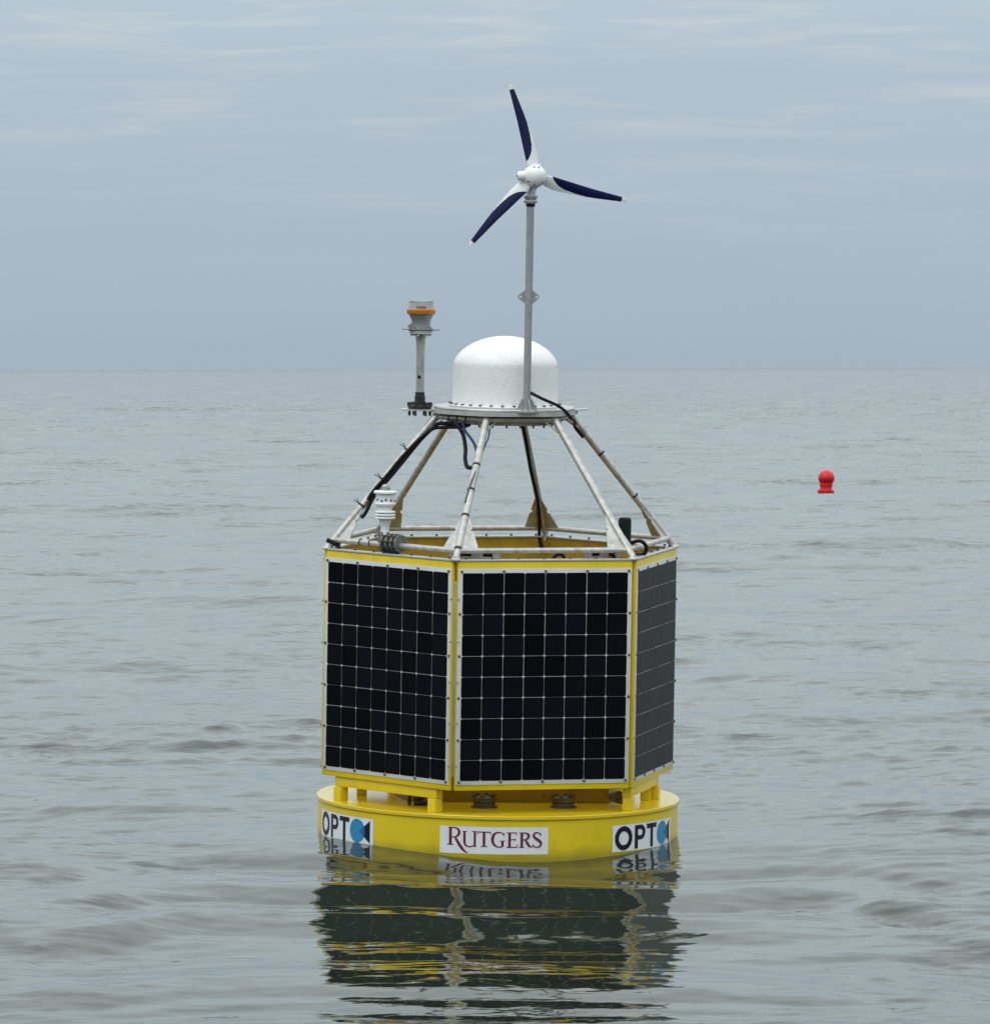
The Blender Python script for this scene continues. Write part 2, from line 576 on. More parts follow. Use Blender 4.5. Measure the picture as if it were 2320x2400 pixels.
    while py < 2440.0:
        al = (py - 863.0) / 15000.0
        u_ = 39.0 - dd_
        if climb:                      # the flat back of a wavelet, hardly seen at this low angle
            s_ += (-(al - 0.012) - s_) * 0.6
        else:                          # its front, tilted towards the viewer
            want = ((float(np.interp(py, pa, pz)) - hh_[-1]) / max(u_, 0.25) - al) / 2
            s_ += (min(max(want, -0.045), 0.15) - s_) * 0.5
        st = min(0.02, dd_ / 15000.0 / (s_ + al) * 0.5)
        py += st * 15000.0 * (s_ + al) / dd_
        dd_ -= st
        uu_.append(39.0 - dd_)
        hh_.append(hh_[-1] - s_ * st)
        if not climb and hh_[-1] < low:
            climb, top_ = True, r2.uniform(-0.012, 0.020)
        elif climb and hh_[-1] > top_:
            climb, low = False, r2.uniform(-0.075, -0.035)
    uend = uu_[-1]
    ug = np.linspace(-3, uend, 2400)
    hg = np.where(ug < 0, -0.05 * np.maximum(ug, -1.5), np.interp(ug, uu_, hh_)) - 0.012
    away = smoothstep(1.3, 2.8, np.abs(X))
    skew = U - 0.12 * X + 0.05 * np.sin(2.9 * X + 1.3 * U) + 0.04 * np.sin(5.3 * X - 0.9 * U + 1.0) + away * (0.9 * np.sin(1.1 * X + 0.7) + 0.5 * np.sin(2.3 * X + 0.5 * Y))
    hd = np.interp(skew, ug, hg)
    wx = np.exp(-(np.abs(X) / 2.9) ** 4)
    wu = smoothstep(-3.0, -1.5, U) * (1 - smoothstep(uend - 0.5, uend + 5.0, U))
    print('swell', uend, hg[-1])
    H += hd * wx * wu
    # the water stands higher on the left of the hull
    xs = np.array([-2.6, -1.6, -1.0, -0.77, -0.36, 0.0, 0.3, 0.7, 1.1, 2.0])
    hs = np.array([0.0, 0.05, 0.066, 0.062, 0.040, 0.004, -0.008, -0.012, -0.004, 0.0])
    H += np.interp(X, xs, hs, left=0, right=0) * np.exp(-((Y + 0.5) / 1.5) ** 2)
    V = np.stack([X, Y, H], -1).reshape(-1, 3).astype(np.float32)
    nr, ncol = X.shape
    i = np.arange(nr - 1)[:, None] * ncol + np.arange(ncol - 1)[None, :]
    F = np.stack([i, i + 1, i + ncol + 1, i + ncol], -1).reshape(-1, 4).astype(np.int32)
    me = bpy.data.meshes.new('sea')
    me.vertices.add(len(V))
    me.vertices.foreach_set('co', V.ravel())
    me.loops.add(F.size)
    me.loops.foreach_set('vertex_index', F.ravel())
    me.polygons.add(len(F))
    me.polygons.foreach_set('loop_start', np.arange(0, F.size, 4, dtype=np.int32))
    me.polygons.foreach_set('loop_total', np.full(len(F), 4, dtype=np.int32))
    me.polygons.foreach_set('use_smooth', np.ones(len(F), dtype=bool))
    me.update(calc_edges=True)
    me.materials.append(M['water'])
    o = bpy.data.objects.new('sea', me)
    COL.objects.link(o)
    o['kind'] = 'structure'
    o['label'] = 'grey green sea with a gentle swell and small ripples'
    return float(np.median(H[np.hypot(X - 7.787, Y - (CAM_Y + 150.66)) < 1.2]))


FLOAT_Z = build_sea()

# ------------------------------------------------------------------ the buoy
root = bpy.data.objects.new('data_buoy', None)
COL.objects.link(root)
root.empty_display_size = 0.5
root['label'] = 'large yellow buoy with black solar panels, white dome and wind turbine'
root['category'] = 'buoy'
RM = Matrix(((0.99983, 0.00084562, 0.0183578, 0.0096916), (0.0, 0.9989408, -0.0460148, 0.0832901), (-0.0183772, 0.046007, 0.998772, 0.0531623), (0, 0, 0, 1)))
root.matrix_world = RM

PHI = R(-14.44)
HR = 1.15                    # hexagon corner radius, also the hull radius
AP = HR * math.cos(R(30))


def P(th, r, z):
    return Vector((r * math.sin(th), -r * math.cos(th), z))


def corner(k, r, z):
    return P(PHI + k * math.pi / 3, r, z)


# hull -------------------------------------------------------------
b = MB()
b.lathe([(0.55, -0.62), (0.95, -0.58), (1.09, -0.45), (1.128, -0.30), (1.128, 0.232)], n=192, cap=True)
b.build('hull', M['yellow'], root, smooth=30)
b = MB()
b.lathe([(1.118, 0.2325), (1.136, 0.2330), (1.1385, 0.2370), (1.1385, 0.2535), (1.1360, 0.2570), (1.130, 0.2575), (0.0001, 0.2575)], n=192, cap=False)
b.build('deck', M['deck'], root, smooth=30)

# stickers on the hull --------------------------------------------------
RS = 1.1285


def wrap(bm, th0, ztop, off):
    for v in bm.verts:
        a, c = v.co.x, v.co.y
        v.co = P(th0 + a / RS, RS + off, ztop - c)


def poly_bm(polys, holes=None, cut=0.02):
    bm = bmesh.new()
    for poly in polys:
        loops = [[Vector((x, y, 0)) for x, y in lp] for lp in poly]
        flat = [p for lp in loops for p in lp]
        vs = [bm.verts.new(p) for p in flat]
        for tri in tessellate_polygon(loops):
            try:
                bm.faces.new([vs[i] for i in tri])
            except ValueError:
                pass
    x0 = min(v.co.x for v in bm.verts)
    x1 = max(v.co.x for v in bm.verts)
    x = math.floor(x0 / cut) * cut + cut
    while x < x1:
        bmesh.ops.bisect_plane(bm, geom=list(bm.verts) + list(bm.edges) + list(bm.faces), plane_co=(x, 0, 0), plane_no=(1, 0, 0))
        x += cut
    return bm


def bm_object(bm, name, mats, parent, smooth=True, label=None):
    # every face looks outwards
    bm.normal_update()
    for f in bm.faces:
        c = f.calc_center_median()
        if f.normal.dot(Vector((c.x, c.y, 0))) < 0:
            f.normal_flip()
    me = bpy.data.meshes.new(name)
    bm.to_mesh(me)
    bm.free()
    me.materials.append(mats)
    me.polygons.foreach_set('use_smooth', [smooth] * len(me.polygons))
    o = bpy.data.objects.new(name, me)
    COL.objects.link(o)
    o.parent = parent
    if label:
        o['label'] = label
    return o


def stroke(pts):
    pts = [(p[0], p[1], p[2] * 1.2 + 1.0) for p in pts]
    """polyline of (x, y, width) -> closed outline"""
    L, Rr = [], []
    for i, (x, y, wd) in enumerate(pts):
        a = pts[max(i - 1, 0)]
        c = pts[min(i + 1, len(pts) - 1)]
        dx, dy = c[0] - a[0], c[1] - a[1]
        ln = math.hypot(dx, dy) or 1
        nx, ny = -dy / ln, dx / ln
        L.append((x + nx * wd / 2, y + ny * wd / 2))
        Rr.append((x - nx * wd / 2, y - ny * wd / 2))
    return [L + Rr[::-1]]


def smooth_stroke(pts, n=6):
    q = spline([Vector(p) for p in pts], n)
    return stroke([tuple(p) for p in q])


def circle(cx, cy, r, n=48):
    return [(cx + r * math.cos(2 * math.pi * k / n), cy + r * math.sin(2 * math.pi * k / n)) for k in range(n)]


def rect(x0, y0, x1, y1):
    return [(x0, y0), (x1, y0), (x1, y1), (x0, y1)]


def sticker(th0, ztop, wd, ht, label):
    bm = poly_bm([[rect(0, 0, wd, ht)]])
    wrap(bm, R(th0), ztop, 0.0012)
    return bm_object(bm, 'sticker', M['decal'], root, label=label)


# the university name
s = sticker(-18.2, 0.189, 0.671, 0.166, 'white sticker with maroon serif lettering on the hull front')
k = 0.671 / 1565.0
letters = []
ln = lambda *p: letters.append(stroke(p))
cv = lambda *p: letters.append(smooth_stroke(p))
# R
ln((157, 14, 34), (157, 264, 34)); ln((108, 262, 10), (204, 262, 10)); ln((122, 16, 10), (165, 16, 10))
cv((170, 18, 12), (218, 20, 14), (264, 38, 24), (284, 82, 32), (270, 124, 26), (232, 150, 16), (172, 158, 10))
cv((222, 152, 14), (252, 200, 30), (308, 286, 34), (352, 338, 26), (388, 366, 14), (414, 374, 6))
# U
cv((362, 70, 28), (362, 150, 28), (364, 222, 28), (378, 262, 22), (412, 282, 15), (456, 283, 13), (494, 268, 12), (508, 245, 10))
ln((511, 64, 26), (511, 284, 26)); ln((332, 68, 9), (398, 68, 9)); ln((470, 66, 9), (546, 66, 9)); ln((515, 281, 8), (540, 278, 6))
# T
ln((551, 70, 12), (736, 70, 12)); ln((555, 66, 8), (547, 104, 8)); ln((731, 66, 8), (740, 104, 8)); ln((642, 70, 30), (642, 276, 30)); ln((598, 276, 9), (690, 276, 9))
# G
cv((926, 112, 8), (906, 86, 12), (870, 71, 13), (822, 75, 18), (780, 106, 28), (763, 172, 33), (780, 236, 27), (822, 272, 17), (872, 281, 13), (916, 264, 14))
ln((906, 194, 27), (906, 272, 27)); ln((868, 194, 9), (944, 194, 9)); ln((926, 74, 8), (928, 116, 8))
# E
ln((1006, 74, 30), (1006, 282, 30)); ln((966, 75, 10), (1106, 75, 10)); ln((1102, 72, 8), (1107, 112, 8)); ln((1006, 172, 10), (1086, 172, 10)); ln((1086, 154, 8), (1086, 192, 8))
ln((966, 281, 11), (1112, 281, 11)); ln((1108, 284, 8), (1122, 240, 8))
# R
ln((1180, 74, 30), (1180, 282, 30)); ln((1142, 75, 9), (1192, 75, 9)); ln((1142, 281, 9), (1220, 281, 9))
cv((1190, 76, 10), (1236, 77, 15), (1270, 96, 25), (1278, 126, 28), (1262, 156, 22), (1230, 172, 14), (1188, 176, 9))
cv((1224, 170, 12), (1250, 206, 26), (1282, 254, 28), (1318, 283, 12))
# S
cv((1452, 112, 8), (1436, 83, 11), (1400, 70, 13), (1366, 80, 19), (1351, 110, 25), (1366, 142, 29), (1406, 170, 32), (1446, 202, 30), (1458, 236, 26), (1440, 268, 19), (1400, 282, 13), (1360, 270, 12), (1340, 244, 8))
ln((1452, 76, 8), (1453, 116, 8)); ln((1338, 240, 8), (1335, 281, 8))
total = None
for i, lp in enumerate(letters):
    bm = poly_bm([[[(x * k, y * k) for x, y in q] for q in lp]])
    wrap(bm, R(-18.2), 0.189, 0.0022 + 0.00006 * i)
    me = bpy.data.meshes.new('tmp')
    bm.to_mesh(me)
    bm.free()
    if total is None:
        total = bmesh.new()
    total.from_mesh(me)
    bpy.data.meshes.remove(me)
bm_object(total, 'lettering', M['maroon'], s)


def opt_sticker(th0, ztop, label):
    W_, H_ = 0.655, 0.164
    s = sticker(th0, ztop, W_, H_, label)
    t0, t1 = 0.009, 0.155
    h = t1 - t0
    cy = (t0 + t1) / 2
    ink = []
    ink.append([circle(0.095, cy, 0.075), circle(0.095, cy, 0.0425)[::-1]])                         # O
    px, pw = 0.193, 0.031
    bowl = 0.092
    n = 20
    r = bowl / 2
    outer = [(px, t0), (px + 0.060, t0)] + [(px + 0.060 + r * math.sin(math.pi * q / n), t0 + r - r * math.cos(math.pi * q / n)) for q in range(1, n)] + [(px + 0.060, t0 + bowl), (px + pw, t0 + bowl), (px + pw, t1), (px, t1)]
    ri = r - 0.027
    inner = [(px + pw, t0 + 0.027), (px + pw, t0 + bowl - 0.027), (px + 0.057, t0 + bowl - 0.027)] + [(px + 0.057 + ri * math.sin(math.pi * q / n), t0 + r + ri * math.cos(math.pi * q / n)) for q in range(1, n)] + [(px + 0.057, t0 + 0.027)]
    ink.append([outer, inner])                                                                       # P
    tx = 0.314
    ink.append([[(tx, t0), (tx + 0.114, t0), (tx + 0.114, t0 + 0.029), (tx + 0.072, t0 + 0.029), (tx + 0.072, t1), (tx + 0.042, t1), (tx + 0.042, t0 + 0.029), (tx, t0 + 0.029)]])
    bm = poly_bm(ink)
    wrap(bm, R(th0), ztop, 0.0024)
    bm_object(bm, 'lettering', M['navyink'], s)
    cx = 0.509
    bm = poly_bm([[circle(cx, cy, 0.0735)]])
    wrap(bm, R(th0), ztop, 0.0022)
    bm_object(bm, 'emblem_disc', M['blueink'], s)
    ax = cx + 0.020                       # apex of the dark wedge inside the disc
    bx = 0.628
    hh = h / 2 - 0.002
    sl_ = hh / (bx - ax)
    # where the wedge leaves the disc
    q = np.linspace(0, 0.0735, 400)
    xi = ax + 0.03
    for _ in range(60):
        yi = (xi - ax) * sl_
        xi = cx + math.sqrt(max(0.0735 ** 2 - yi ** 2, 0)) * 0.5 + (xi - cx) * 0.5
    yi = (xi - ax) * sl_
    a0 = math.atan2(yi, xi - cx)
    arc = [(cx + 0.0735 * math.cos(a), cy + 0.0735 * math.sin(a)) for a in np.linspace(-a0, a0, 12)]
    bm = poly_bm([[[(ax, cy)] + arc]])
    wrap(bm, R(th0), ztop, 0.0026)
    bm_object(bm, 'emblem_overlap', M['midink'], s)
    arc2 = [(x + 0.0006, y) for x, y in arc]
    bm = poly_bm([[arc2[::-1] + [(bx, cy - hh), (bx, cy + hh)]]])
    wrap(bm, R(th0), ztop, 0.0026)
    bm_object(bm, 'emblem_wedge', M['navyink'], s)


opt_sticker(-75.9, 0.190, 'white sticker with navy letters and blue disc, low on the left of the hull')
opt_sticker(38.6, 0.180, 'white sticker with navy letters and blue disc, on the right of the hull')

# frames that carry the tower -------------------------------------------
ZB, ZT = 0.406, 1.810


def face_axes(k):
    """tangent, outward normal of the face between corner k and k+1"""
    a = PHI + (k + 0.5) * math.pi / 3
    return Vector((math.cos(a), math.sin(a), 0)), Vector((math.sin(a), -math.cos(a), 0))


def face_point(k, f, ap, z):
    t, n = face_axes(k)
    return n * ap + t * ((f - 0.5) * HR) + Vector((0, 0, z))


for kf, fr in ((-1, (0.125, 0.845)), (1, (0.075, 0.68)), (3, (0.10, 0.88))):
    t, n = face_axes(kf)
    rot = Matrix((t, n, Vector((0, 0, 1)))).transposed()
    b = MB()
    b.box(face_point(kf, 0.5 * (fr[0] + fr[1]), 0.950, 0.3735), ((fr[1] - fr[0]) * HR + 0.062, 0.058, 0.060), rot)
    b.build('support_beam', M['yellow'], root, bevel=0.005)
    for f in fr:
        b = MB()
        b.box(face_point(kf, f, 0.957, 0.300), (0.066, 0.066, 0.0845), rot)
        b.build('support_post', M['yellow'], root, bevel=0.005)
for kk, rr in ((-1.15, 0.86), (2.3, 0.9), (1.62, 0.93)):
    b = MB()
    q = corner(kk, rr, 0.331)
    b.box(q, (0.062, 0.062, 0.146), Matrix.Rotation(PHI + kk * 1.047, 3, 'Z'))
    b.build('support_post', M['yellow'], root, bevel=0.005)
# the core that stands on the deck under the tower
b = MB()
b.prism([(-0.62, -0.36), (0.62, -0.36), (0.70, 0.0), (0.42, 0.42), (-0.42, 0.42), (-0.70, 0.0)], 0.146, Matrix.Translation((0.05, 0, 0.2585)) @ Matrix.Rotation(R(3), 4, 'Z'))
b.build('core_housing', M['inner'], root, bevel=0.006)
b = MB()
for x in (-0.42, -0.24, -0.06, 0.12, 0.30, 0.48):
    q = Matrix.Rotation(R(3), 3, 'Z') @ Vector((x, -0.36, 0)) + Vector((0.05, 0, 0.385))
    b.bolt(q, (0.05, -1, 0), 0.008, 0.008)
b.build('core_bolts', M['bolt'], root, kind='stuff')
# hatches
for (x, y) in ((-0.085, -0.655), (0.402, -0.60)):
    b = MB()
    b.lathe([(0.083, 0.258), (0.083, 0.266), (0.068, 0.270), (0.068, 0.286), (0.061, 0.290), (0.061, 0.296), (0.072, 0.299), (0.072, 0.320), (0.062, 0.328), (0.02, 0.330)], (x, y, 0), 24)
    for q in range(6):
        a = q * math.pi / 3 + 0.3
        b.box((x + 0.062 * math.cos(a), y + 0.062 * math.sin(a), 0.331), (0.030, 0.018, 0.016), Matrix.Rotation(a, 3, 'Z'))
    b.build('deck_hatch', M['hatch'], root, smooth=35)
# lifting eye with its shackle
b = MB()
b.tube([(0.706, -0.525, 0.314), (0.706, -0.482, 0.314)], 0.027, 20)
b.tube([(0.706, -0.53, 0.314), (0.706, -0.524, 0.314)], 0.012, 12)
b.tube([(0.712, -0.505, 0.330), (0.745, -0.50, 0.338), (0.785, -0.49, 0.318)], [0.016, 0.020, 0.018], 12)
b.tube([(0.718, -0.505, 0.302), (0.80, -0.49, 0.280)], [0.017, 0.020], 12)
b.build('shackle', M['hatch'], root)
b = MB()
b.tube([(-0.548, -0.6, 0.2585), (-0.548, -0.6, 0.338)], 0.011, 10)
b.tube([(-0.515, -0.6, 0.282), (-0.45, -0.59, 0.322)], 0.020, 12)
b.tube([(-0.52, -0.62, 0.272), (-0.42, -0.62, 0.272)], 0.014, 12)
b.build('mooring_fitting', M['dark'], root)

# the tower: six yellow walls, six solar panels ------------------------------
for kf in range(-1, 5):
    t, n = face_axes(kf)
    z = Vector((0, 0, 1))
    W_ = HR - 0.040
    # wall sheet behind the frame (open at the top, seen from inside at the back)
    b = MB()
    rot = Matrix((t, n, z)).transposed()
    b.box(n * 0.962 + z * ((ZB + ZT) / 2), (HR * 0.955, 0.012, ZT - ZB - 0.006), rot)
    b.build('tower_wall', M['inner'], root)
    # yellow face frame
    b = MB()
    b.box(n * 0.982 + z * ((ZB + ZT) / 2), (W_, 0.026, ZT - ZB), rot)
    b.build('panel_frame', M['yellow'], root, bevel=0.006)
    # bright metal strip along the rim
    b = MB()
    b.box(n * 0.969 + z * (ZT + 0.0065), (HR * 0.985, 0.062, 0.011), rot)
    b.build('rim_strip', M['mill'], root, bevel=0.002)
    b = MB()
    for q in range(7):
        b.bolt(n * 0.962 + t * ((q - 3) * 0.165) + z * (ZT + 0.012), (0, 0, 1), 0.0085, 0.012)
    b.build('rim_bolts', M['bolt'], root, kind='stuff')

PW, PH = 1.100, 1.325
CPX, CPZ = 0.1315, 0.1276
cb = MB()
g = 0.0027
hx, hy, c0 = CPX / 2 - g / 2, CPZ / 2 - g * 0.42, 0.0095
out = []
for (sx, sy, a0) in ((1, 1, 0), (-1, 1, 90), (-1, -1, 180), (1, -1, 270)):
    for q in (0, 45, 90):
        a = R(a0 + q)
        out.append((sx * (hx - c0) + c0 * math.cos(a), sy * (hy - c0) + c0 * math.sin(a)))
cb.prism(out, 0.0016, Matrix.Identity(4))
cell0 = cb.build('solar_cell', M['cell'], None, smooth=0)
cell_mesh = cell0.data
bpy.data.objects.remove(cell0)
for kf in (-1, 0, 1, 2, 3, 4):
    t, n = face_axes(kf)
    z = Vector((0, 0, 1))
    zc = ZB + 0.035 + PH / 2
    mloc = frame(t, z, n, n * 0.9955 + z * zc)          # local x: along the face, y: up, z: out
    b = MB()
    b.box((0, 0, 0.0015), (PW, PH, 0.0065))
    panel = b.build('solar_panel', M['sheet'], root, bevel=0.0015, matrix=mloc)
    if kf in (-1, 0, 1):
        panel['label'] = {-1: 'solar panel on the left face', 0: 'solar panel facing the viewer', 1: 'solar panel on the narrow right face, reflecting the sky'}[kf]
        for i in range(8):
            for j in range(10):
                c = bpy.data.objects.new('solar_cell', cell_mesh)
                COL.objects.link(c)
                c.parent = panel
                c.location = ((i - 3.5) * CPX + random.uniform(-.0006, .0006), (4.5 - j) * CPZ + random.uniform(-.0006, .0006), 0.0047)
                c.rotation_euler = (random.uniform(-.0015, .0015), random.uniform(-.0015, .0015), random.uniform(-.003, .003))
    else:
        b = MB()
        for i in range(8):
            for j in range(10):
                b.prism(out, 0.0016, Matrix.Translation(((i - 3.5) * CPX, (4.5 - j) * CPZ, 0.0047)))
        b.build('cell_grid', M['cell'], panel, smooth=0, kind='stuff')
    b = MB()
    for i in range(5):
        for yy in (PH / 2 - 0.017, -PH / 2 + 0.017):
            b.bolt(((i - 2) * 0.2655, yy, 0.0045), (0, 0, 1), 0.0085, 0.007, 8)
    for j in range(1, 5):
        for xx in (-PW / 2 + 0.009, PW / 2 - 0.009):
            b.bolt((xx, PH / 2 - 0.017 - j * 0.2582, 0.0045), (0, 0, 1), 0.0080, 0.007, 8)
    b.build('panel_bolts', M['bolt'], panel, kind='stuff')
# seams between the faces
for kc in range(-1, 5):
    b = MB()
    q = corner(kc, 1.108, 0)
    a = PHI + kc * math.pi / 3
    rot = Matrix.Rotation(a, 3, 'Z')
    if kc == 0:
        b.box((q.x, q.y, 1.09), (0.014, 0.030, 1.20), rot)
        for zz_ in (0.56, 0.82, 1.07, 1.32, 1.58):
            for sgn in (-1, 1):
                dd = P(a + sgn * R(30), 1, 0)
                p = corner(0, HR, zz_) + Vector((math.cos(a), math.sin(a), 0)) * sgn * 0.022 - P(a, 1, 0) * 0.013
                b.bolt(p, dd, 0.007, 0.008)
        b.build('seam_strip', M['galv'], root, bevel=0.002, label='grey hinge strip in the corner seam')
    else:
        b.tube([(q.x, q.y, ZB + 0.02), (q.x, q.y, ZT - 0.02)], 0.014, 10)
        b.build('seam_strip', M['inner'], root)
# inside the rim: grey bracket plates in the front corners, cable loops
for kc, off in ((0, 0.05), (1, -0.055)):
    a = PHI + kc * math.pi / 3
    x_, y_ = Vector((math.cos(a), math.sin(a), 0)), Vector((math.sin(a), -math.cos(a), 0))
    b = MB()
    mm = frame(x_, Vector((0, 0, 1)), y_, P(a, 0.905, 1.800) + x_ * off)
    for (x0, x1) in ((-0.15, -0.085), (-0.010, 0.062), (0.125, 0.17)):
        b.prism(rect(x0, 0, x1, 0.072), 0.006, mm)
    for (x0, x1) in ((-0.085, -0.010), (0.062, 0.125)):
        b.prism(rect(x0, 0.062, x1, 0.072), 0.006, mm)
        b.prism(rect(x0, 0, x1, 0.028), 0.006, mm)
    b.build('corner_bracket', M['mill'], root)
    b = MB()
    b.prism(rect(-0.14, 0.008, 0.16, 0.068), 0.01, mm @ Matrix.Translation((0, 0, -0.014)))
    b.build('bracket_hole_dark', M['black'], root)  # black sheet added behind the cutouts, stands for the dark inside them
for (x, y) in ((0.35, -0.72), (0.66, -0.62)):
    b = MB()
    b.tube(spline([(x - 0.045, y, 1.70), (x - 0.04, y, 1.80), (x, y, 1.838), (x + 0.035, y, 1.81), (x + 0.045, y, 1.70)]), 0.011, 10)
    b.build('cable_loop', M['black'], root)

# legs, rails, ring ---------------------------------------------------------
TOP = (0.43, 2.647)
RAIL = (1.085, 1.872)
FOOT = (1.128, 1.826)
rail_pts = [corner(k, *RAIL) for k in range(-1, 6)]
ring_pts = [corner(k, TOP[0] - 0.004, 2.640) for k in range(-1, 6)]
for i in range(6):
    b = MB()
    b.tube([rail_pts[i], rail_pts[i + 1]], 0.0175, 14)
    b.build('rail', M['steel'], root)
    b = MB()
    b.tube([ring_pts[i], ring_pts[i + 1]], 0.0165, 14)
    b.build('ring_tube', M['steel'], root)
for k in range(-1, 5):
    top, foot, rj = corner(k, TOP[0] - 0.006, TOP[1] + 0.016), corner(k, *FOOT), corner(k, *RAIL)
    b = MB()
    b.tube([foot, rj, top], 0.0225, 18)
    b.lathe([(0.032, -0.012), (0.034, -0.004), (0.030, 0.004), (0.024, 0.010)], foot, 16)
    leg = b.build('leg', M['steel'], root)
    dleg = (top - foot).normalized()
    for other in (k - 1, k + 1):
        dr = (corner(other, *RAIL) - rj).normalized()
        a = rj + dr * 0.020
        # a plate standing on the rail and leaning against the leg, a round notch half way up
        zl = dr.cross(dleg).normalized()
        yl = zl.cross(dr)
        mm = frame(dr, yl, zl, rj - zl * 0.004)
        ly = dleg.dot(yl)
        lx = dleg.dot(dr)
        H_ = 0.285
        apex = (lx * H_ + 0.014, ly * H_)
        base = (0.132, 0.008)
        pl = [(0.004, 0.008), base]
        f = 0.52
        e = lambda q: (base[0] + (apex[0] - base[0]) * q, base[1] + (apex[1] - base[1]) * q)
        ex, ey = e(f)
        ed = Vector((apex[0] - base[0], apex[1] - base[1])).normalized()
        inn = Vector((-ed.y, ed.x))
        for q in range(0, 7):
            a_ = math.pi * q / 6
            off = -math.cos(a_) * 0.013
            dep = math.sin(a_) * 0.013
            pl.append((ex + ed.x * off + inn.x * dep, ey + ed.y * off + inn.y * dep))
        pl += [apex, (lx * H_, ly * H_)]
        g_ = MB()
        g_.prism(pl, 0.007, mm)
        g_.build('gusset', M['steel'] if True else None, leg, smooth=0)
    # small brace under the ring
    b = MB()
    for s_ in (-1, 1):
        tt = P(PHI + k * math.pi / 3 + math.pi / 2, 1, 0) * s_
        q0 = corner(k, TOP[0], TOP[1] - 0.01)
        b.tube([q0 + tt * 0.052 + Vector((0, 0, -0.004)) - P(PHI + k * math.pi / 3, 1, 0) * 0.03, q0 + dleg * -0.105 + tt * 0.006], 0.0055, 8)
    b.build('corner_brace', M['steel'], leg)

# top plates -----------------------------------------------------------------
b = MB()
pl = []
for k in range(6):
    a = PHI + k * math.pi / 3
    for dq in (-13, 0, 13):
        rr_ = 0.468 * math.cos(R(13)) / math.cos(R(abs(dq) - 13 if False else 0)) if dq else 0.474
        q = P(a + R(dq), 0.462 if dq else 0.474, 0)
        pl.append((q.x, q.y))
pl2 = [(x, y) for x, y in pl]
b.prism(pl2, 0.006, Matrix.Translation((0, 0, 2.684)))
n_ = len(pl2)
ins = [(x * 0.985, y * 0.985) for x, y in pl2]
vs = [(x, y, 2.684) for x, y in pl2] + [(x, y, 2.664) for x, y in pl2] + [(x, y, 2.664) for x, y in ins] + [(x, y, 2.684) for x, y in ins]
fs = []
for i in range(n_):
    j = (i + 1) % n_
    fs += [(i + n_, j + n_, j, i), (i + 2 * n_, j + 2 * n_, j + n_, i + n_), (i + 3 * n_, j + 3 * n_, j + 2 * n_, i + 2 * n_)]
b.add(vs, fs)
# tongues: the lantern shelf on the left, a bare one on the right
b.box((-0.515, -0.06, 2.6795), (0.250, 0.16, 0.009))
b.box((0.455, 0.02, 2.6905), (0.130, 0.12, 0.008), Matrix.Rotation(R(-5), 3, 'Y'))
b.build('top_plate', M['mill'], root, smooth=30)
b = MB()
b.lathe([(0.425, 2.6915), (0.440, 2.6925), (0.442, 2.700), (0.438, 2.7065), (0.10, 2.7075)], (0, 0, 0), 96)
b.build('adapter_plate', M['mill'], root)
b = MB()
b.lathe([(0.30, 2.60), (0.355, 2.602), (0.36, 2.61), (0.36, 2.655), (0.30, 2.660)], (0, 0, 0), 72)
b.build('under_ring', M['galv'], root)
b = MB()
for q in range(24):
    a = q * math.pi / 12 + 0.05
    b.tube([(0.335 * math.cos(a), 0.335 * math.sin(a), 2.586), (0.335 * math.cos(a), 0.335 * math.sin(a), 2.602)], [0.005, 0.0085], 8)
b.build('under_bolts', M['bolt'], root, kind='stuff')

# radome ---------------------------------------------------------------------
b = MB()
prof = [(0.352, 2.7085), (0.354, 2.716), (0.348, 2.719), (0.333, 2.721), (0.3305, 2.74), (0.3285, 2.85), (0.326, 2.962)]
for q in range(1, 21):
    x = math.cos(q / 20 * math.pi / 2)
    prof.append((max(0.326 * x, 0.0005), 2.966 + 0.180 * (1 - x * x) ** 0.60))
b.lathe(prof, (0.004, 0, 0), 96)
rad = b.build('radome', M['radome'], root, smooth=50)
b = MB()
for q in range(30):
    a = q * math.pi / 15 + 0.06
    b.bolt((0.004 + 0.343 * math.cos(a), 0.343 * math.sin(a), 2.718), (0, 0, 1), 0.0095, 0.010, 8)
b.build('flange_bolts', M['bolt'], rad, kind='stuff')

# navigation light ---------------------------------------------------------------
LX, LY = -0.527, -0.06
b = MB()
b.lathe([(0.078, 3.178), (0.078, 3.186), (0.064, 3.190), (0.060, 3.200), (0.058, 3.225), (0.062, 3.245), (0.072, 3.262), (0.075, 3.276)], (LX, LY, 0), 40)
b.box((LX - 0.055, LY - 0.02, 3.205), (0.05, 0.05, 0.03), Matrix.Rotation(R(-35), 3, 'Y'))
for q in range(5):
    a = -2.7 + q * 0.55
    b.bolt((LX + 0.070 * math.cos(a), LY + 0.070 * math.sin(a), 3.186), (0, 0, 1), 0.008, 0.012)
lan = b.build('navigation_light', M['lanternbody'], root, smooth=35, label='navigation lantern with clear lens on a stained pole')
b = MB()
b.lathe([(0.072, 3.272), (0.087, 3.278), (0.090, 3.286), (0.090, 3.304), (0.084, 3.311), (0.074, 3.312)], (LX, LY, 0), 40)
b.build('orange_ring', M['orange'], lan)
b = MB()
b.lathe([(0.0795, 3.312), (0.0785, 3.335), (0.0765, 3.352), (0.074, 3.356), (0.072, 3.3535), (0.0745, 3.335), (0.0755, 3.314)], (LX, LY, 0), 40, cap=False)
b.lathe([(0.0735, 3.3545), (0.0735, 3.3595), (0.03, 3.3615), (0.001, 3.362)], (LX, LY, 0), 40)
b.build('lens', M['glass'], lan)
b = MB()
b.lathe([(0.030, 3.313), (0.028, 3.326), (0.012, 3.334), (0.001, 3.335)], (LX, LY, 0), 20)
b.build('lamp_core', M['lanternbody'], lan)
b = MB()
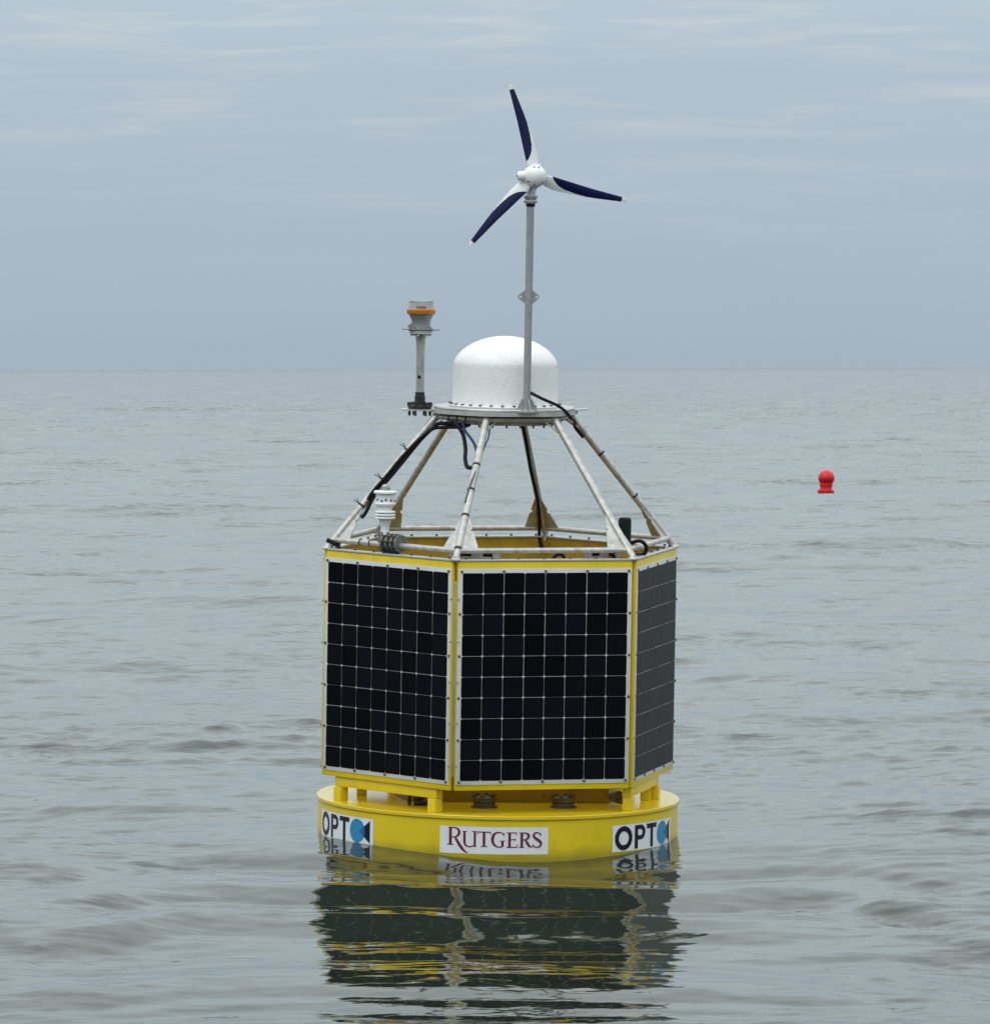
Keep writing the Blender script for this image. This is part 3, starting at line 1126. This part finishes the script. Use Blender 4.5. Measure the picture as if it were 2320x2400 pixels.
b.lathe([(0.066, 3.152), (0.074, 3.156), (0.074, 3.172), (0.069, 3.176)], (LX, LY, 0), 32)
for q in range(6):
    a = q * math.pi / 3 + 0.25
    b.bolt((LX + 0.060 * math.cos(a), LY + 0.060 * math.sin(a), 3.153), (0, 0, -1), 0.009, 0.013)
b.build('pole_flange', M['mill'], lan)
b = MB()
b.box((LX, LY, 3.1772), (0.155, 0.14, 0.0022))
b.tube([(LX - 0.118, LY, 3.181), (LX - 0.07, LY, 3.1795)], 0.0025, 6)
b.tube([(LX + 0.07, LY, 3.1795), (LX + 0.10, LY, 3.177), (LX + 0.118, LY - 0.01, 3.181)], 0.0025, 6)
b.build('mounting_plate', M['dark'], lan)
b = MB()
b.lathe([(0.0255, 2.785), (0.0255, 2.95), (0.027, 3.06), (0.031, 3.125), (0.035, 3.153)], (LX, LY, 0), 24)
b.build('light_pole', M['pole'], lan)
b = MB()
b.lathe([(0.001, 0), (0.0105, 0.001), (0.0105, 0.004), (0.001, 0.005)], (LX - 0.006, LY - 0.0265, 2.885), 14, rot=Matrix.Rotation(R(90), 3, 'X'))
b.build('pole_hole', M['black'], lan)
b = MB()
b.lathe([(0.062, 2.6845), (0.074, 2.686), (0.074, 2.704), (0.064, 2.710), (0.040, 2.714), (0.040, 2.730), (0.033, 2.733), (0.033, 2.765), (0.029, 2.768), (0.029, 2.790)], (LX, LY, 0), 30)
for q in range(6):
    a = q * math.pi / 3 + 0.1
    b.tube([(LX + 0.064 * math.cos(a), LY + 0.064 * math.sin(a), 2.700), (LX + 0.064 * math.cos(a), LY + 0.064 * math.sin(a), 2.726)], 0.0145, 8)
b.build('pole_base', M['dark'], lan, smooth=35)
b = MB()
for q in range(6):
    a = q * math.pi / 3 + 0.1
    b.tube([(LX + 0.064 * math.cos(a), LY + 0.064 * math.sin(a), 2.642), (LX + 0.064 * math.cos(a), LY + 0.064 * math.sin(a), 2.676)], 0.0085, 8)
b.build('base_bolts', M['bolt'], lan, kind='stuff')

# wind turbine -----------------------------------------------------------------
MX, MY = 0.1385, -0.385
b = MB()
b.lathe([(0.0005, -0.070), (0.018, -0.068), (0.038, -0.0595), (0.0545, -0.044), (0.065, -0.024), (0.0692, 0.0), (0.0665, 0.022), (0.0570, 0.042), (0.040, 0.058), (0.02, 0.0675), (0.0005, 0.070)], (0, 0, 0), 40)
HUB = Vector((0.1665, MY - 0.045, 4.153))
rotor_n = Vector((0.10, -1, 0.03)).normalized()
rx = Vector((1, 0, 0))
rx = (rx - rotor_n * rx.dot(rotor_n)).normalized()
rz = rotor_n.cross(rx) * -1
if rz.z < 0:
    rz = -rz
# nacelle body behind the ball, down to the yaw bearing
b2 = MB()
b2.lathe([(0.0005, -0.070), (0.018, -0.068), (0.038, -0.0595), (0.0545, -0.044), (0.065, -0.024), (0.0692, 0.0), (0.0665, 0.022), (0.0570, 0.042), (0.040, 0.058), (0.02, 0.0675), (0.0005, 0.070)], HUB, 40)
b2.tube([HUB - rotor_n * 0.02, HUB - rotor_n * 0.09, HUB - rotor_n * 0.16, HUB - rotor_n * 0.19], [0.064, 0.062, 0.050, 0.02], 28)
b2.tube([(MX + 0.012, MY + 0.01, 4.092), (MX + 0.005, MY, 4.05)], [0.036, 0.026], 20)
turb = b2.build('wind_turbine', M['white'], root, smooth=50, label='small wind turbine with navy and white blades')
b = MB()
for a in (100, 72, 218, 262, 318):
    d_ = rx * math.cos(R(a)) + rz * math.sin(R(a))
    b.bolt(HUB + d_ * 0.054 + rotor_n * 0.0385, (d_ + rotor_n * 0.9), 0.0068, 0.004, 8)
kp = HUB - rx * 0.094 + rotor_n * 0.005
b.bolt(kp - rx * 0.012 + rotor_n * 0.014, (-0.6, -1, 0.1), 0.010, 0.005, 8)
b.build('hub_screws', M['dark'], turb, kind='stuff')
b = MB()
b.tube([HUB + rx * 0.02 - rotor_n * 0.012, kp + rx * 0.012, kp, kp - rx * 0.014, kp - rx * 0.020], [0.026, 0.030, 0.030, 0.025, 0.010], 20)
b.tube([HUB + Vector((-0.012, 0, 0.060)), HUB + Vector((0.036, 0.0, 0.073))], 0.0055, 8)
b.tube([HUB - rotor_n * 0.040, HUB - rotor_n * 0.012], 0.0715, 30)
b.build('hub_clamp', M['white'], turb, smooth=35)
b = MB()
b.lathe([(0.0265, 3.982), (0.037, 3.985), (0.039, 3.998), (0.034, 4.004), (0.034, 4.010), (0.038, 4.016), (0.038, 4.030), (0.033, 4.036), (0.030, 4.052), (0.026, 4.060), (0.026, 4.085)], (MX + 0.004, MY, 0), 28)
for zz_ in (3.995, 4.023):
    for q in range(6):
        a = q * math.pi / 3 + 0.2
        b.bolt((MX + 0.004 + 0.036 * math.cos(a), MY + 0.036 * math.sin(a), zz_), (math.cos(a), math.sin(a), 0), 0.0062, 0.007)
b.build('yaw_collar', M['galv'], turb, smooth=35)
b = MB()
b.lathe([(0.0285, 3.965), (0.0285, 3.981)], (MX + 0.003, MY, 0), 24)
b.build('rubber_band', M['black'], turb)
b = MB()
b.tube([(MX, MY, 2.690), (MX + 0.003, MY, 3.966)], 0.0235, 24)
b.build('mast', M['galv'], turb)
b = MB()
zc = 3.405
for s_ in (-1, 1):
    outl = [(0.0, 0.042), (0.024, 0.042), (0.052, 0.020), (0.064, 0.006)]
    pts = [(0.022, -0.042), (0.032, -0.036), (0.056, -0.016)]
    pts += [(0.050 + 0.016 * math.cos(R(q)), 0.016 * math.sin(R(q))) for q in range(-50, 51, 20)]
    pts += [(0.032, 0.036), (0.022, 0.042)]
    hole = circle(0.050, 0, 0.0072, 12)
    loops = [[Vector((x, z, 0)) for x, z in pts], [Vector((x, z, 0)) for x, z in hole[::-1]]]
    fl = loops[0] + loops[1]
    tris = tessellate_polygon(loops)
    vs = [(MX + 0.0015 + s_ * p.x, MY - 0.003, zc + p.y) for p in fl] + [(MX + 0.0015 + s_ * p.x, MY + 0.003, zc + p.y) for p in fl]
    N_ = len(fl)
    fs = [tuple(tr) for tr in tris] + [tuple(i + N_ for i in tr[::-1]) for tr in tris]
    n0 = len(pts)
    fs += [(i, (i + 1) % n0, N_ + (i + 1) % n0, N_ + i) for i in range(n0)]
    n1 = len(hole)
    fs += [(n0 + i, n0 + (i + 1) % n1, N_ + n0 + (i + 1) % n1, N_ + n0 + i) for i in range(n1)]
    b.add(vs, fs)
b.build('stay_lug', M['galv'], turb, smooth=0)
b = MB()
b.lathe([(0.078, 2.6895), (0.078, 2.698), (0.03, 2.6985)], (MX, MY, 0), 28)
for q in range(4):
    a = R(20 + 90 * q)
    x_ = Vector((math.cos(a), math.sin(a), 0))
    mm = frame(x_, Vector((0, 0, 1)), x_.cross(Vector((0, 0, 1))), Vector((MX, MY, 2.698)) - x_.cross(Vector((0, 0, 1))) * 0.003)
    b.prism([(0.022, 0), (0.070, 0), (0.066, 0.012), (0.034, 0.072), (0.022, 0.076)], 0.006, mm)
b.build('mast_foot', M['galv'], turb, smooth=30)
b = MB()
for q in range(4):
    a = R(65 + 90 * q)
    b.bolt((MX + 0.062 * math.cos(a), MY + 0.062 * math.sin(a), 2.698), (0, 0, 1), 0.010, 0.012, 6)
b.build('foot_bolts', M['steel'], turb, kind='stuff')


def blade_mesh():
    RR = 0.590
    nt, nsec = 150, 28
    b = MB()
    tt = np.linspace(0.085, 1.0, nt)
    rows = []
    for t in tt:
        lead = np.interp(t, [0.08, 0.16, 0.3, 0.6, 0.93, 1.0], [0.026, 0.033, 0.030, 0.024, 0.025, 0.022])
        ch = np.interp(t, [0.08, 0.13, 0.2, 0.3, 0.45, 0.7, 0.93, 0.985, 1.0], [0.052, 0.074, 0.084, 0.080, 0.070, 0.052, 0.032, 0.023, 0.010])
        tw = R(np.interp(t, [0.08, 0.2, 0.5, 1.0], [20, 18, 9, 3]))
        th = ch * np.interp(t, [0.08, 0.2, 0.5, 1.0], [0.34, 0.20, 0.13, 0.10])
        sec = []
        for i in range(2 * nsec):
            if i <= nsec:
                f, sg = i / nsec, 1
            else:
                f, sg = (2 * nsec - i) / nsec, -1
            yt = 2.6 * (0.2969 * math.sqrt(f) - 0.126 * f - 0.3516 * f * f + 0.2843 * f ** 3 - 0.1036 * f ** 4) * th
            u = lead - f * ch
            hgt = sg * yt * (1.0 if sg > 0 else 0.45) + 0.035 * ch * math.sin(math.pi * f)
            sec.append((t * RR, u * math.cos(tw) - hgt * math.sin(tw), u * math.sin(tw) + hgt * math.cos(tw)))
        rows.append(sec)
    vs = [p for s_ in rows for p in s_]
    m_ = 2 * nsec
    for i in range(nt - 1):
        tm = 0.5 * (tt[i] + tt[i + 1])
        lim = np.interp(tm, [0.17, 0.20, 0.26, 0.34, 0.46, 0.60], [0.0, 0.22, 0.55, 0.75, 0.88, 0.98])
        for j in range(m_):
            f = (j + 0.5) / nsec if j < nsec else (m_ - j - 0.5) / nsec
            navy = 0.175 < tm < 0.945 and f < lim
            o = len(b.v)
            b.f.append((i * m_ + j, i * m_ + (j + 1) % m_, (i + 1) * m_ + (j + 1) % m_, (i + 1) * m_ + j))
            b.mi.append(1 if navy else 0)
    b.v = vs
    b.f += [tuple(range(m_ - 1, -1, -1)), tuple((nt - 1) * m_ + j for j in range(m_))]
    b.mi += [0, 0]
    return b


blade = blade_mesh().build('blade', [M['white'], M['navy']], turb, smooth=50)
for i, ang in enumerate((104.9, -14.6, 226.0)):
    a = R(ang)
    xb = rx * math.cos(a) + rz * math.sin(a)
    yb = -rx * math.sin(a) + rz * math.cos(a)
    o = blade if i == 0 else blade.copy()
    if i:
        COL.objects.link(o)
    o.parent = turb
    o.matrix_local = frame(xb, yb, rotor_n, HUB - rotor_n * 0.004 - Vector((0, 0, 0.003)))

# weather sensor on the left front rail ---------------------------------------------
q0, q1 = corner(-1, *RAIL), corner(0, *RAIL)
rd = (q1 - q0).normalized()
cl = q0.lerp(q1, 0.485)
sx = q0.lerp(q1, 0.415)
SX, SY = sx.x, sx.y
b = MB()
b.lathe([(0.028, 1.935), (0.026, 1.965), (0.028, 1.985), (0.036, 2.015), (0.040, 2.030), (0.040, 2.085), (0.042, 2.092), (0.056, 2.112), (0.064, 2.116), (0.066, 2.121), (0.066, 2.128), (0.060, 2.132),
         (0.058, 2.134), (0.058, 2.183), (0.068, 2.186), (0.073, 2.190), (0.073, 2.199), (0.066, 2.204), (0.030, 2.206), (0.022, 2.208)], (SX, SY, 0), 40)
sen = b.build('weather_sensor', M['white'], root, smooth=35, label='white weather sensor with stacked fins clamped to the rail')
for i, zf in enumerate((2.034, 2.052, 2.070)):
    f_ = MB()
    f_.lathe([(0.040, zf - 0.002), (0.060, zf - 0.003), (0.0635, zf + 0.001), (0.0635, zf + 0.006), (0.060, zf + 0.010), (0.040, zf + 0.0105)], (SX, SY, 0), 40)
    f_.build('fin', M['white'], sen)
b = MB()
b.lathe([(0.019, 2.206), (0.019, 2.222), (0.022, 2.224), (0.024, 2.230), (0.020, 2.238), (0.010, 2.244), (0.001, 2.245)], (SX, SY, 0), 24)
for q in range(3):
    a = q * 2.09 + 0.6
    b.tube([(SX + 0.030 * math.cos(a), SY + 0.030 * math.sin(a), 2.204), (SX + 0.030 * math.cos(a), SY + 0.030 * math.sin(a), 2.222)], 0.006, 8)
b.build('sensor_cap', M['galv'], sen)
b = MB()
for a in (-2.5, -1.95, -1.5, -0.9, -0.3):
    b.bolt((SX + 0.0575 * math.cos(a), SY + 0.0575 * math.sin(a), 2.148 + 0.004 * math.sin(a * 7)), (math.cos(a), math.sin(a), 0), 0.0065, 0.003, 10)
b.build('sensor_ports', M['black'], sen, kind='stuff')
b = MB()
ez = Vector((0, 0, 1))
en = rd.cross(ez).normalized()
cc = cl + ez * 0.012
b.tube([cc - rd * 0.062, cc + rd * 0.062], 0.040, 20)
for s_ in (-0.062, -0.02, 0.024, 0.062):
    b.tube([cc + rd * (s_ - 0.009), cc + rd * (s_ + 0.009)], 0.055, 22)
b.box((SX, SY, 1.925), (0.050, 0.05, 0.05))
b.tube([Vector((SX, SY, 1.95)), Vector((SX - 0.03, SY + 0.03, 1.90)), cc - rd * 0.06 + en * -0.02], 0.022, 12)
clp = b.build('sensor_clamp', M['clamp'], sen, smooth=35)
b = MB()
for q in range(9):
    a = q * 2 * math.pi / 9 + 0.2
    off = en * math.cos(a) * 0.052 + ez * math.sin(a) * 0.052
    b.tube([cc - rd * 0.058 + off, cc + rd * 0.058 + off], 0.0065, 8)
b.build('clamp_bars', M['dark'], sen, kind='stuff')
b = MB()
for s_ in (-0.025, 0.028):
    b.tube([cc + rd * s_ + ez * -0.05, cc + rd * s_ + ez * -0.095], 0.0075, 8)
b.tube(spline([cc - rd * 0.06 + ez * 0.05, cc - rd * 0.075 + ez * 0.0 + en * 0.02, cc - rd * 0.05 - ez * 0.055 + en * 0.03, cc + rd * 0.07 - ez * 0.06 + en * 0.02]), 0.011, 8)
b.build('sensor_cable', M['black'], sen)

# black antenna behind the right front rail -------------------------------------------
AX, AY = 0.760, -0.30
b = MB()
b.lathe([(0.034, 1.875), (0.0405, 1.880), (0.0405, 2.022), (0.038, 2.034), (0.030, 2.041), (0.001, 2.043)], (AX, AY, 0), 32)
ant = b.build('antenna', M['black'], root, smooth=35)
b = MB()
b.lathe([(0.05, 1.848), (0.05, 1.866), (0.03, 1.872)], (AX + 0.01, AY, 0), 20)
b.box((AX + 0.03, AY - 0.02, 1.855), (0.12, 0.05, 0.022))
b.box((AX + 0.04, AY + 0.15, 1.836), (0.07, 0.36, 0.012))
b.build('antenna_bracket', M['dark'], ant, bevel=0.003)
b = MB()
c_ = corner(1, *RAIL).lerp(corner(2, *RAIL), 0.25)
b.tube(spline([c_ + Vector((-0.06, 0.02, 0.02)), c_ + Vector((0.01, -0.02, 0.04)), c_ + Vector((0.05, 0, 0.0)), c_ + Vector((0.03, 0, -0.045)), c_ + Vector((-0.03, 0, -0.05))]), 0.012, 10)
b.build('antenna_cable', M['black'], ant)

# cables and ties -------------------------------------------------------------------------
def leg_pt(k, f, off=0.0, side=0.0):
    top, foot = corner(k, TOP[0] - 0.006, TOP[1] + 0.016), corner(k, *FOOT)
    p = top.lerp(foot, f)
    a = PHI + k * math.pi / 3
    out_ = P(a, 1, 0)
    tan = Vector((math.cos(a), math.sin(a), 0))
    dn = (foot - top).normalized()
    perp = tan.cross(dn).normalized()
    if perp.dot(out_) < 0:
        perp = -perp
    return p + perp * off + tan * side


def cable(pts, r, m, name='cable', label=None):
    b = MB()
    b.tube(spline(pts), r, 10)
    return b.build(name, m, root, label=label)


rg = lambda f, dz=0.0: corner(-1, TOP[0] - 0.02, 2.62).lerp(corner(0, TOP[0] - 0.02, 2.62), f) + Vector((0, 0, dz))
# two black cables down the left leg
def lq(x, z, dx=0.0, dz=0.0, dy=0.0):
    f = (2.663 - z) / 0.837
    r = 0.424 + f * 0.704
    return Vector((x + dx, -0.267 * r - 0.026 + dy, z + dz))


LCP = [(-0.447, 2.568), (-0.52, 2.494), (-0.61, 2.381), (-0.695, 2.275), (-0.779, 2.176), (-0.815, 2.12), (-0.851, 2.045), (-0.878, 2.012)]
cable([rg(0.55, -0.012), rg(0.36, -0.022), lq(-0.400, 2.600)] + [lq(*p) for p in LCP], 0.0125, M['black'], label='thick black cable tied along the left leg')
cable([rg(0.62, -0.018), rg(0.44, -0.036), lq(-0.405, 2.585, 0.01, -0.01)] + [lq(x, z, -0.004 - 0.020 * min(1, i / 2), -0.006 + 0.012 * min(1, i / 2), -0.012) for i, (x, z) in enumerate(LCP[:-2])], 0.0110, M['black'])
# loop that hangs from the ring to the front leg
fl = lambda f, off=0.0, side=0.0: leg_pt(0, f, off, side)
cable([(-0.32, -0.33, 2.632), (-0.282, -0.36, 2.593), (-0.251, -0.375, 2.541), (-0.236, -0.40, 2.461), (-0.237, -0.44, 2.40), (-0.224, -0.49, 2.354), (-0.190, -0.53, 2.348)], 0.0130, M['black'], label='black cable loop hanging beside the front leg')
cable([(-0.257, -0.35, 2.622), (-0.240, -0.375, 2.569), (-0.207, -0.42, 2.529), (-0.182, -0.46, 2.493), (-0.168, -0.50, 2.452), (-0.163, -0.535, 2.40)], 0.0085, M['bluecable'], label='thin blue cable curving to the front leg')
cable([(-0.085, -0.40, 2.60), (-0.088, -0.41, 2.575), (-0.096, -0.43, 2.531), (-0.119, -0.46, 2.475), (-0.142, -0.50, 2.415), fl(0.42, 0.024, 0.008), fl(0.52, 0.024, -0.006), fl(0.62, 0.02, -0.016)], 0.0055, M['greycable'])
# back leg
cable([leg_pt(3, 0.02, -0.03, 0.0), leg_pt(3, 0.2, -0.028, -0.004), leg_pt(3, 0.45, -0.028, 0.004), leg_pt(3, 0.66, -0.028, -0.003), leg_pt(3, 0.85, -0.032, 0.01), leg_pt(3, 0.98, -0.04, 0.03), corner(3, 1.06, 1.72)], 0.0115, M['black'])
# from the mast down over the right edge of the plate
cable([(MX + 0.022, MY + 0.005, 2.812), (MX + 0.10, MY - 0.01, 2.775), (MX + 0.19, MY + 0.02, 2.735), (0.385, -0.26, 2.690), (0.412, -0.24, 2.655), (0.44, -0.10, 2.625), leg_pt(2, 0.08, -0.03, -0.02), leg_pt(2, 0.16, -0.028, -0.01)], 0.010, M['black'], label='black cable from the turbine mast over the plate edge')
b = MB()
for k_, fs_ in ((-1, (0.28, 0.5, 0.69)), (0, (0.345, 0.52, 0.70, 0.93)), (2, (0.30, 0.62))):
    for f in fs_:
        p = leg_pt(k_, f)
        d_ = (leg_pt(k_, f + 0.01) - p).normalized()
        b.tube([p - d_ * 0.006, p + d_ * 0.006], 0.0245, 16)
for f in (0.25, 0.42, 0.60):
    p = corner(-1, TOP[0] - 0.004, 2.640).lerp(corner(0, TOP[0] - 0.004, 2.640), f)
    d_ = (corner(0, 1, 0) - corner(-1, 1, 0)).normalized()
    b.tube([p - d_ * 0.005, p + d_ * 0.005], 0.019, 14)
for f in (0.275, 0.50, 0.69):
    p = leg_pt(-1, f, 0.022, 0.0)
    b.tube([p, p + Vector((-0.035, 0, 0.022))], 0.003, 6)
    b.tube([p, p + Vector((-0.015, 0, 0.03))], 0.003, 6)
for f in (0.22, 0.30):
    p = q0.lerp(q1, f)
    b.tube([p - rd * 0.005, p + rd * 0.005], 0.0195, 14)
b.build('cable_ties', M['dark'], root, kind='stuff')
b = MB()
p = corner(-1, 1.10, 1.835)
b.tube(spline([p + Vector((-0.03, -0.02, 0.04)), p + Vector((0.02, -0.02, 0.015)), p + Vector((0.05, -0.01, -0.02)), p + Vector((0.05, 0, -0.06))]), 0.014, 8)
b.tube([p + Vector((0.03, -0.01, 0.02)), p + Vector((0.07, -0.01, 0.03))], 0.012, 8)
b.build('corner_lashing', M['black'], root)

# ------------------------------------------------------------------ red float far to the right
fr = bpy.data.objects.new('marker_float', None)
COL.objects.link(fr)
FD = 150.66
print('float z', FLOAT_Z)
fr.location = (7.787, CAM_Y + FD, max(FLOAT_Z, -0.03) + 0.03)
fr.rotation_euler = (0, R(2.5), 0)
fr['label'] = 'small red ball float on the water far off to the right'
fr['category'] = 'float'
b = MB()
prof = [(0.150, 0.07), (0.142, 0.115), (0.146, 0.150), (0.160, 0.195)]
zc0, rr0 = 0.345, 0.193
for q in range(-40, 91, 10):
    prof.append((max(rr0 * math.cos(R(q)), 0.001), zc0 + rr0 * math.sin(R(q))))
b.lathe(prof, (0, 0, 0), 36)
b.build('ball', M['red'], fr, smooth=60)
b = MB()
b.lathe([(0.18, -0.15), (0.195, 0.0), (0.200, 0.045), (0.196, 0.062), (0.15, 0.072)], (0, 0, 0), 36)
b.build('base_flange', M['red'], fr, smooth=50)
